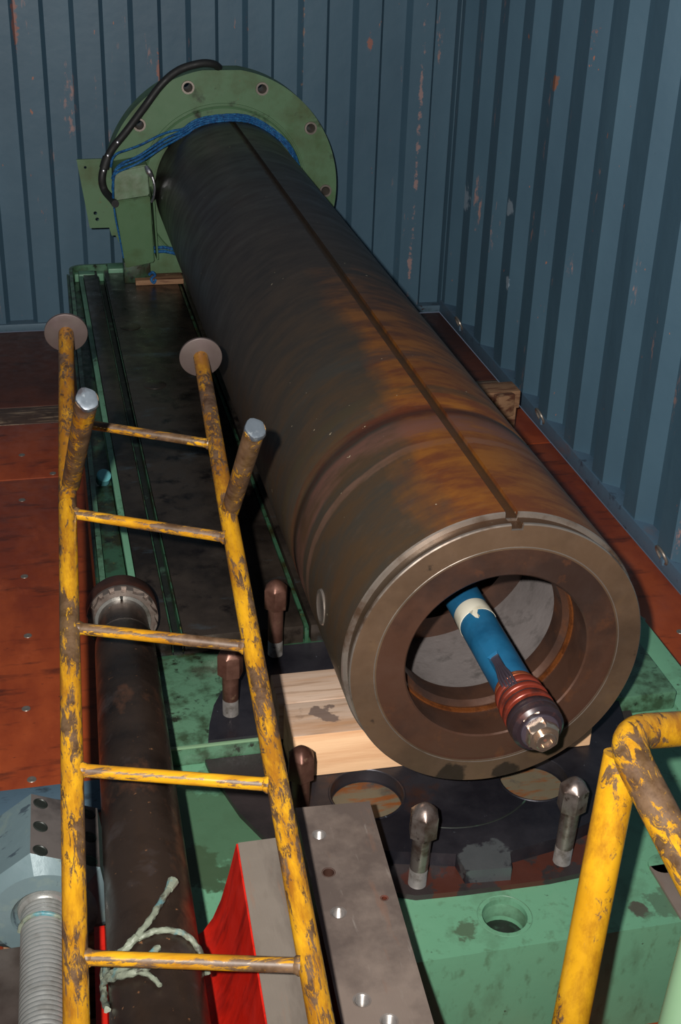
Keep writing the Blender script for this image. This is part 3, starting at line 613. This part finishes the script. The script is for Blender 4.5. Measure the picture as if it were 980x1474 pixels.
# ================================================================== BOLTS
def bolt(loc, hgt, label, m_head, group, rot=0, tilt=None):
    t = thing('hex_bolt', label, 'bolt', loc, group); x, y, z = loc
    hh = .034; zt = hgt; af = .0118; bm = NB(); A = [2*PI*k/48-rot for k in range(48)]
    # dome-topped hexagonal head
    prof = [(zt-hh, .55), (zt-hh, 1.0), (zt-.0105, 1.0), (zt-.0095, .97), (zt-.0062, .80), (zt-.0028, .54), (zt-.0008, .27), (zt, 0)]
    rfun = lambda i, r, a: hexr(a, af)*r if i < 3 else (min(hexr(a, af), .0130)*r if i == 3 else hexr(a, af)*r*.25+.0120*r*.75)
    bm = NB(); lathe(bm, prof, loc, (0, 0, 1), rf=lambda i, r, a: rfun(i, r, a+rot), angs=A)
    part('bolt_head', bm, m_head, t, smooth=22)
    bs = part('bolt_shank', lathe(NB(), [(.020, .0084), (zt-hh, .0088)], loc, (0, 0, 1), 24), m_head, t)
    pr = []; k = 0
    while k*.0016 < .020: pr += [(k*.0016, .0070), (k*.0016+.0008, .0084)]; k += 1
    part('bolt_thread', lathe(NB(), [(0, 0)]+pr+[(.0208, .0070)], loc, (0, 0, 1), 24), thread_m, bs)
    return t
bolt((.2966, .8623, -.866), .0935, 'bare steel domed bolt standing in front of the barrel, left of centre', steel_bolt, 'bolts standing in the plates', .2).rotation_euler = (0, math.radians(1.6), 0)
bolt((.4386, .8646, -.866), .0990, 'brown steel domed bolt standing beside the yellow handrail post', steel_bolt, 'bolts standing in the plates', .1).rotation_euler = (0, math.radians(1.6), 0)
bolt((.1634, 1.119, -.8445), .0860, 'rusty domed bolt on the raised green step, behind the ladder rail', steel_bolt_rust, 'bolts standing in the plates', .45)
bolt((.2295, 1.2200, -.8445), .0980, 'rusty domed bolt farthest back, before the slotted dark table', steel_bolt_rust, 'bolts standing in the plates', .3)
bolt((.2060, .958, -.866), .0960, 'rusty domed bolt partly hidden by the ladder, next to the timber', steel_bolt_rust, 'bolts standing in the plates', .15)

# ================================================================== STEEL BAR
by = math.radians(-2.95)
bar = thing('drilled_steel_bar', 'grey machined steel bar with tapped holes in its top, in front', 'steel bar', (.20, .6, -.872))
c0 = Vector((.1781, .8473)); dy = Vector((-.0513, -.9987)); dx = Vector((.9987, -.0513))
def bxy(u, v): p = c0+dx*u+dy*v; return (p.x, p.y)
BW, BL, BT = .0640, .42, -.745
def inbar(x, y): q = Vector((x, y))-c0; return q.dot(dx), q.dot(dy)
bh = [(.1908, .8109, .0052, 1), (.1893, .767, .0047, 0), (.1874, .7232, .0055, 1), (.2258, .7314, .0023, 0), (.1853, .6379, .0058, 1), (.1996, .6164, .0058, 1)]
hs = [circle(x, y, r, 20) for x, y, r, _ in bh]
bm = NB(); prism(bm, [bxy(0, 0), bxy(BW, 0), bxy(BW, BL), bxy(0, BL)], -.872, BT, hs)
part('bar_body', bm, bar_m, bar)
for x, y, r, t in bh:
    pr = []; k = 0
    while k*.0013 < .016: pr += [(-k*.0013, r-.0001), (-k*.0013-.00065, r-.0007)]; k += 1
    part('tapped_hole' if t else 'plain_hole', lathe(NB(), [(.0004, r+.0009)]+(pr if t else [(0, r-.0002), (-.016, r-.0002)])+[(-.018, r*.6), (-.018, 0)], (x, y, BT-.0002), (0, 0, 1), 20), thread_m if t else plate_rust, bar)
for v, z in ((.155, -.768), (.183, -.772), (.205, -.768)):
    x, y = bxy(-.0002, v); part('side_hole', lathe(NB(), [(0, .0060), (.0008, .0052), (-.003, .0046), (-.003, 0)], (x, y, z), (-dx.x, -dx.y, 0), 20), edge_m, bar)

# ================================================================== RED CASTING
red = thing('red_casting', 'red painted casting with a machined grey top, under the ladder rail', 'casting', (.10, .6, -.872))
RX0 = .1150
pro = [(RX0, -.700), (.1094, -.7273), (.1026, -.7550), (.0960, -.7730), (.0880, -.7860), (.0755, -.7950), (.055, -.7990), (.030, -.795), (.016, -.784), (.012, -.765), (.004, -.765), (.004, -.872), (.152, -.872), (.152, -.700)]
sk = .020/.30
def rfm(a, b, c): return Vector((a-(.764-c)*sk*.65, c, b))
part('casting_body', prism(NB(), pro, .40, .764, fr=rfm), red_m, red, smooth=30)
part('machined_top', prism(NB(), [(RX0+.0012, -.7003), (.152, -.7003), (.152, -.6985), (RX0+.0012, -.6985)], .401, .7635, fr=rfm), cast_top, red, label='bare grey machined top face')
part('support_block', box(NB(), (-.008, .43, -1.0), (.238, .772, -.8722), .002), shelf_m, None, 'dark steel block under the red casting and the drilled bar', 'steel block')

# ================================================================== DARK SHAFT
A0 = Vector((.0595, 1.1621, -.7752)); A1 = Vector((.0406, .6070, -.7005))
ds = (A0-A1).normalized(); L = (A0-A1).length
rod = thing('threaded_shaft', 'long dark bronzed shaft with a slotted ring nut, behind the ladder', 'shaft', (.05, .9, -.80))
N0 = A0+ds*.075
part('shaft_body', lathe(NB(), [(-.22, 0), (-.22, .0330), (L-.02, .0312), (L, .0308), (L+.004, .0300), (L+.006, .0296), (L+.0075, .0288)], A1, ds, 56), shaft_m, rod)
part('shaft_neck', lathe(NB(), [(L+.006, .0292), (L+.0065, .0268), (L+.10, .0264)], A1, ds, 56), shaft_m, rod)
part('bright_collar', lathe(NB(), [(.008, .0262), (.008, .0302), (.020, .0304)], A1+ds*(L+.052), ds, 56, angs=sorted([2*PI*k/56 for k in range(2, 55)]+[.055, .060, 2*PI-.055, 2*PI-.060]), rf=lambda i, r, a: .0266 if (abs((a+PI) % (2*PI)-PI) < .058 and r > .03) else r), collar_m, rod)
def teeth(i, r, a):
    k = (a*18/(2*PI)) % 1.0
    return r
NA = []
for k in range(18):
    a = 2*PI*k/18; NA += [a, a+.155, a+.156, a+2*PI/18-.003]
ncut = lambda a: ((a+.001) % (2*PI/18)) < .157
nb = NB()
Nc = A1+ds*(L+.060)
lathe(nb, [(.012, .0305), (.0, .0305), (.0, .0340), (.0, .0375), (.0075, .0385), (.0076, .0386), (.012, .0386), (.012, .0305)], Nc, ds, rf=lambda i, r, a: (r if not (ncut(a) and i in (3, 4)) else .0345), angs=NA)
part('slotted_ring_nut', nb, nutring_m, rod, label='castellated ring nut', smooth=25)
part('ring_nut_back', lathe(NB(), [(.0, .034), (.0, .0378), (.006, .0390), (.026, .0392), (.030, .037), (.030, 0)], Nc+ds*.012, ds, 56), nutback_m, rod)

tie = thing('knotted_tie', 'grey-green strip tied in a knot round the dark shaft', 'tie', (.04, .61, -.74))
def onrod(s, ang, dr=.0018):
    p = A1+ds*s; d, u, w = frame(ds); a = math.radians(ang); return p+(w*math.cos(a)+u*math.sin(a))*(.0333+dr)
def strip(pts, rs): part('tie_strand', tube(NB(), catmull(pts, 6), rs*.75, 10, jit=.2), tie_m, tie)
strip([onrod(.040, 88, .002), onrod(.048, 60, .001), onrod(.052, 35, .001), onrod(.050, 5, .001), onrod(.046, -18, .001)], .0028)
strip([onrod(.046, -18, .003), onrod(.060, -2, .003), onrod(.080, 12, .003), onrod(.098, 24, .004)], .0030)
strip([onrod(.046, -18, .003), onrod(.040, -40, .002), onrod(.052, -60, .002), onrod(.060, -72, .001)], .0036)
strip([onrod(.054, -66, .003), onrod(.030, -62, .003), onrod(.018, -42, .003), onrod(.012, -22, .003), onrod(.016, 2, .003)], .0034)
strip([onrod(.034, -75, .003), onrod(.026, -52, .004), onrod(.018, -30, .005), onrod(.020, -12, .004), onrod(.030, 4, .003)], .0030)
strip([onrod(.012, -22, .003), onrod(.004, -8, .003), onrod(-.006, 2, .002)], .0022)
strip([onrod(.060, -72, .002), onrod(.045, -84, .002), onrod(.025, -84, .002), onrod(.005, -70, .002)], .0030)
part('tie_end', tube(NB(), [onrod(.094, 22, .0035), onrod(.103, 27, .0045)], [.0028, .0044], 10), tie_m, tie)

# ================================================================== HEX-HEADED SPINDLE
hx = thing('threaded_spindle', 'bright threaded spindle with a big drilled hexagonal head, bottom left', 'spindle', (-.03, .8, -.84))
HC = Vector((-.0320, .845, -.7810)); hd = Vector((-.030, -1, .0)).normalized(); ha = .0495; hrot = math.radians(23)
_, hu, hw = frame(-hd)
def hp(a, r, t): return HC+hd*t+(hw*math.cos(a)+hu*math.sin(a))*r
bm = NB(); hlen = .041
prh = [(-hlen, 0), (-hlen, .88), (-hlen+.005, 1), (hlen-.006, 1), (hlen+.004, .80), (hlen+.004, .50), (hlen-.003, .40)]
A12 = [hrot+PI/6+PI/3*k for k in range(6)]
rr = []
for i, (t, s) in enumerate(prh):
    if s == 0: rr.append([bm.verts.new(HC+hd*t)]*36); continue
    ring = []
    for k in range(36):
        a = hrot+2*PI*k/36; R6 = hexr(a-hrot, ha, PI/6) if i in (2, 3) else (ha*1.06*s)
        ring.append(bm.verts.new(hp(a, R6, t)))
    rr.append(ring)
for i in range(len(rr)-1):
    for k in range(36):
        l = (k+1) % 36; vs = []
        for v in (rr[i][k], rr[i][l], rr[i+1][l], rr[i+1][k]):
            if v not in vs: vs.append(v)
        if len(vs) > 2:
            f = bm.faces.new(vs); f.material_index = 1 if (i == 2 and k % 36 in (33, 34, 35, 0, 1, 2)) else 0
part('hex_head', bm, [hexpaint, hexsteel], hx, smooth=20)
for su in (-1, 1):
    for tv in (-.026, .002, .030):
        n_ = (hw*math.cos(hrot)+hu*math.sin(hrot)); tg = (hu*math.cos(hrot)-hw*math.sin(hrot))
        p = HC+n_*(ha+.0003)+tg*(su*.0205)+hd*tv
        part('head_hole', lathe(NB(), [(0, .0062), (.0005, .0052), (-.0002, .0046), (-.0002, 0)], p, n_, 20), tslot_edge, hx, label='round hole drilled in the hexagonal head')
pr = [(0, .0215), (.003, .0205), (.004, .0178)]; k = 0
while k < 62: t = .005+k*.0044; pr += [(t, .0172), (t+.0013, .0184), (t+.0031, .0184), (t+.0044, .0172)]; k += 1
part('spindle_thread', lathe(NB(), pr+[(.28, .015), (.28, 0)], HC+hd*(hlen-.002), hd, 40), spindle_m, hx, smooth=50)
part('wound_tape', tube(NB(), [HC+hd*(.062+.0016*math.sin(k*.5))+(hw*math.cos(k*.3)+hu*math.sin(k*.3))*.0190 for k in range(-5, 6)], .0018, 8), tie_m, hx, label='bluish strip wound on the thread')
part('steel_slab', box(NB(), (-.16, .40, -1.0), (-.0125, .790, -.8000), .002), shelf_m, None, 'grey-brown steel slab beneath the threaded spindle at the lower left', 'steel slab')
part('timber_packer', box(NB(), (-.070, .802, -1.0), (.020, .890, -.8345), .002), wood_old, None, 'brown timber packer beneath the big hexagonal head', 'timber')

# ================================================================== LADDER
L0, L1, L2 = Vector((-.0117, .5771, -.6552)), Vector((.0115, 1.1160, -.5722)), Vector((.0260, 1.4112, -.5207))
R0, R1, R2 = Vector((.1335, .5441, -.6504)), Vector((.1559, 1.0873, -.5747)), Vector((.1695, 1.3656, -.5397))
lad = thing('steel_ladder', 'worn yellow tubular ladder section with five rungs and round end plates', 'ladder', (.07, .95, -.66))
LR = .0083
for P0, P1, P2 in ((L0, L1, L2), (R0, R1, R2)):
    d = P1-P0; st = P0-d*.45
    part('rail', tube(NB(), [st, P0, P0+d*.5, P0+d*.985], LR, 24), yel_rail, lad)
    e = P2-P1
    part('rail_extension', tube(NB(), [P0+d*.975, P1, P1+e*.04, P1+e*.5, P2], [LR*1.0, LR*1.01, LR, LR, LR], 24), yel_top, lad, label='rusty yellow end tube of the rail')
    part('end_plate', lathe(NB(), [(0, 0), (0, .0225), (.0005, .0236), (.0035, .0236), (.004, .023), (.004, 0)], P2, e, 40), disc_m, lad, label='bare round steel end plate')
for a, b in ((.086, .075), (.378, .353), (.664, .626), (.954, .895)):
    p, q = L0.lerp(L1, a), R0.lerp(R1, b); d = (q-p).normalized()
    rg = part('rung', tube(NB(), [p+d*LR*.6, p.lerp(q, .5), q-d*LR*.6], .0050, 16), yel_rung, lad)
    for c, sg in ((p, 1), (q, -1)):
        part('weld_bead', lathe(NB(), [(0, .0064), (.0012, .0066), (.0032, .0056), (.0044, .0049)], c+d*sg*LR*.82, d*sg, 16, rf=lambda i, r, a: r*(1+.07*math.sin(5*a+i*2))), yel_rung, rg)
p, q = L1.lerp(L2, .421), R1.lerp(R2, .357); d = (q-p).normalized()
part('rung', tube(NB(), [p+d*LR*.6, p.lerp(q, .5), q-d*LR*.6], .0048, 16), yel_rung, lad)
part('weld_bead', lathe(NB(), [(0, .0062), (.0012, .0064), (.0040, .0048)], q-d*LR*.82, -d, 16), yel_rung, lad)
for p, q, r in (((.0156, 1.1298, -.5664), (.0294, .9398, -.4004), .0086), ((.1574, 1.0711, -.5760), (.1612, .9550, -.4412), .0086)):
    p, q = Vector(p), Vector(q); d = (q-p).normalized()
    part('cut_stub', tube(NB(), [p, p.lerp(q, .5), q], [r, r, r*1.02], 24), yel_stub, lad, label='worn upright stub with a cut end')
    bm = NB(); o = q
    lathe(bm, [(-.004, r*1.03), (.0, r*1.06), (.0022, r*.98), (.0030, r*.6), (.0018, 0)], o, d, 20, rf=lambda i, r_, a: r_*(1+.08*math.sin(2*a+.8)+.05*math.sin(5*a)))
    part('flattened_end', bm, grip_m, lad, label='bare grey flame-cut tube end')

# ================================================================== HANDRAIL
hrl = thing('tubular_handrail', 'scratched yellow tubular handrail corner and post at the right', 'handrail', (.33, .60, -1.0))
HR = .0120
# straight from the right, tight elbow, then towards the viewer
b, c = Vector((.3472, .6301, -.5252)), Vector((.3568, .5399, -.5580)); a = b+Vector((.0574, .0206, -.0200))*7
da, dc = (a-b).normalized(), (c-b).normalized()
pts = [a, b+da*.12, b+da*.05, b+da*.028]
for k in range(1, 8):
    t = k/8; pts.append((b+da*.028)*(1-t)**2+b*2*t*(1-t)+(b+dc*.028)*t*t)
pts += [b+dc*.028, b+dc*.06, b+dc*.14, b+dc*.24]
part('top_tube', tube(NB(), pts, HR, 28), yel_hand, hrl)
top, low_ = Vector((.3490, .6245, -.5390)), Vector((.3172, .5773, -.7203)); d = (low_-top)
part('post', tube(NB(), [top, top+d*.5, low_, top+d*(.457/.1783)], [HR*1.03]*4, 28), yel_post, hrl)
part('post_foot', lathe(NB(), [(0, .03), (.004, .03), (.004, 0)], (top.x+d.x*(.456/.1783), top.y+d.y*(.456/.1783), -1.0), (0, 0, 1), 28), disc_m, hrl)
pg = thing('pale_green_post', 'pale green chipped tube post in the bottom right corner', 'post', (.31, .40, -1.0))
t0, t1 = Vector((.3369, .4797, -.5704)), Vector((.3194, .4587, -.6251)); d = t1-t0
part('post_tube', tube(NB(), [t0-d*.15, t0, t1, t0+d*(.4290/.0547)], .0125, 24), green_pale, pg)
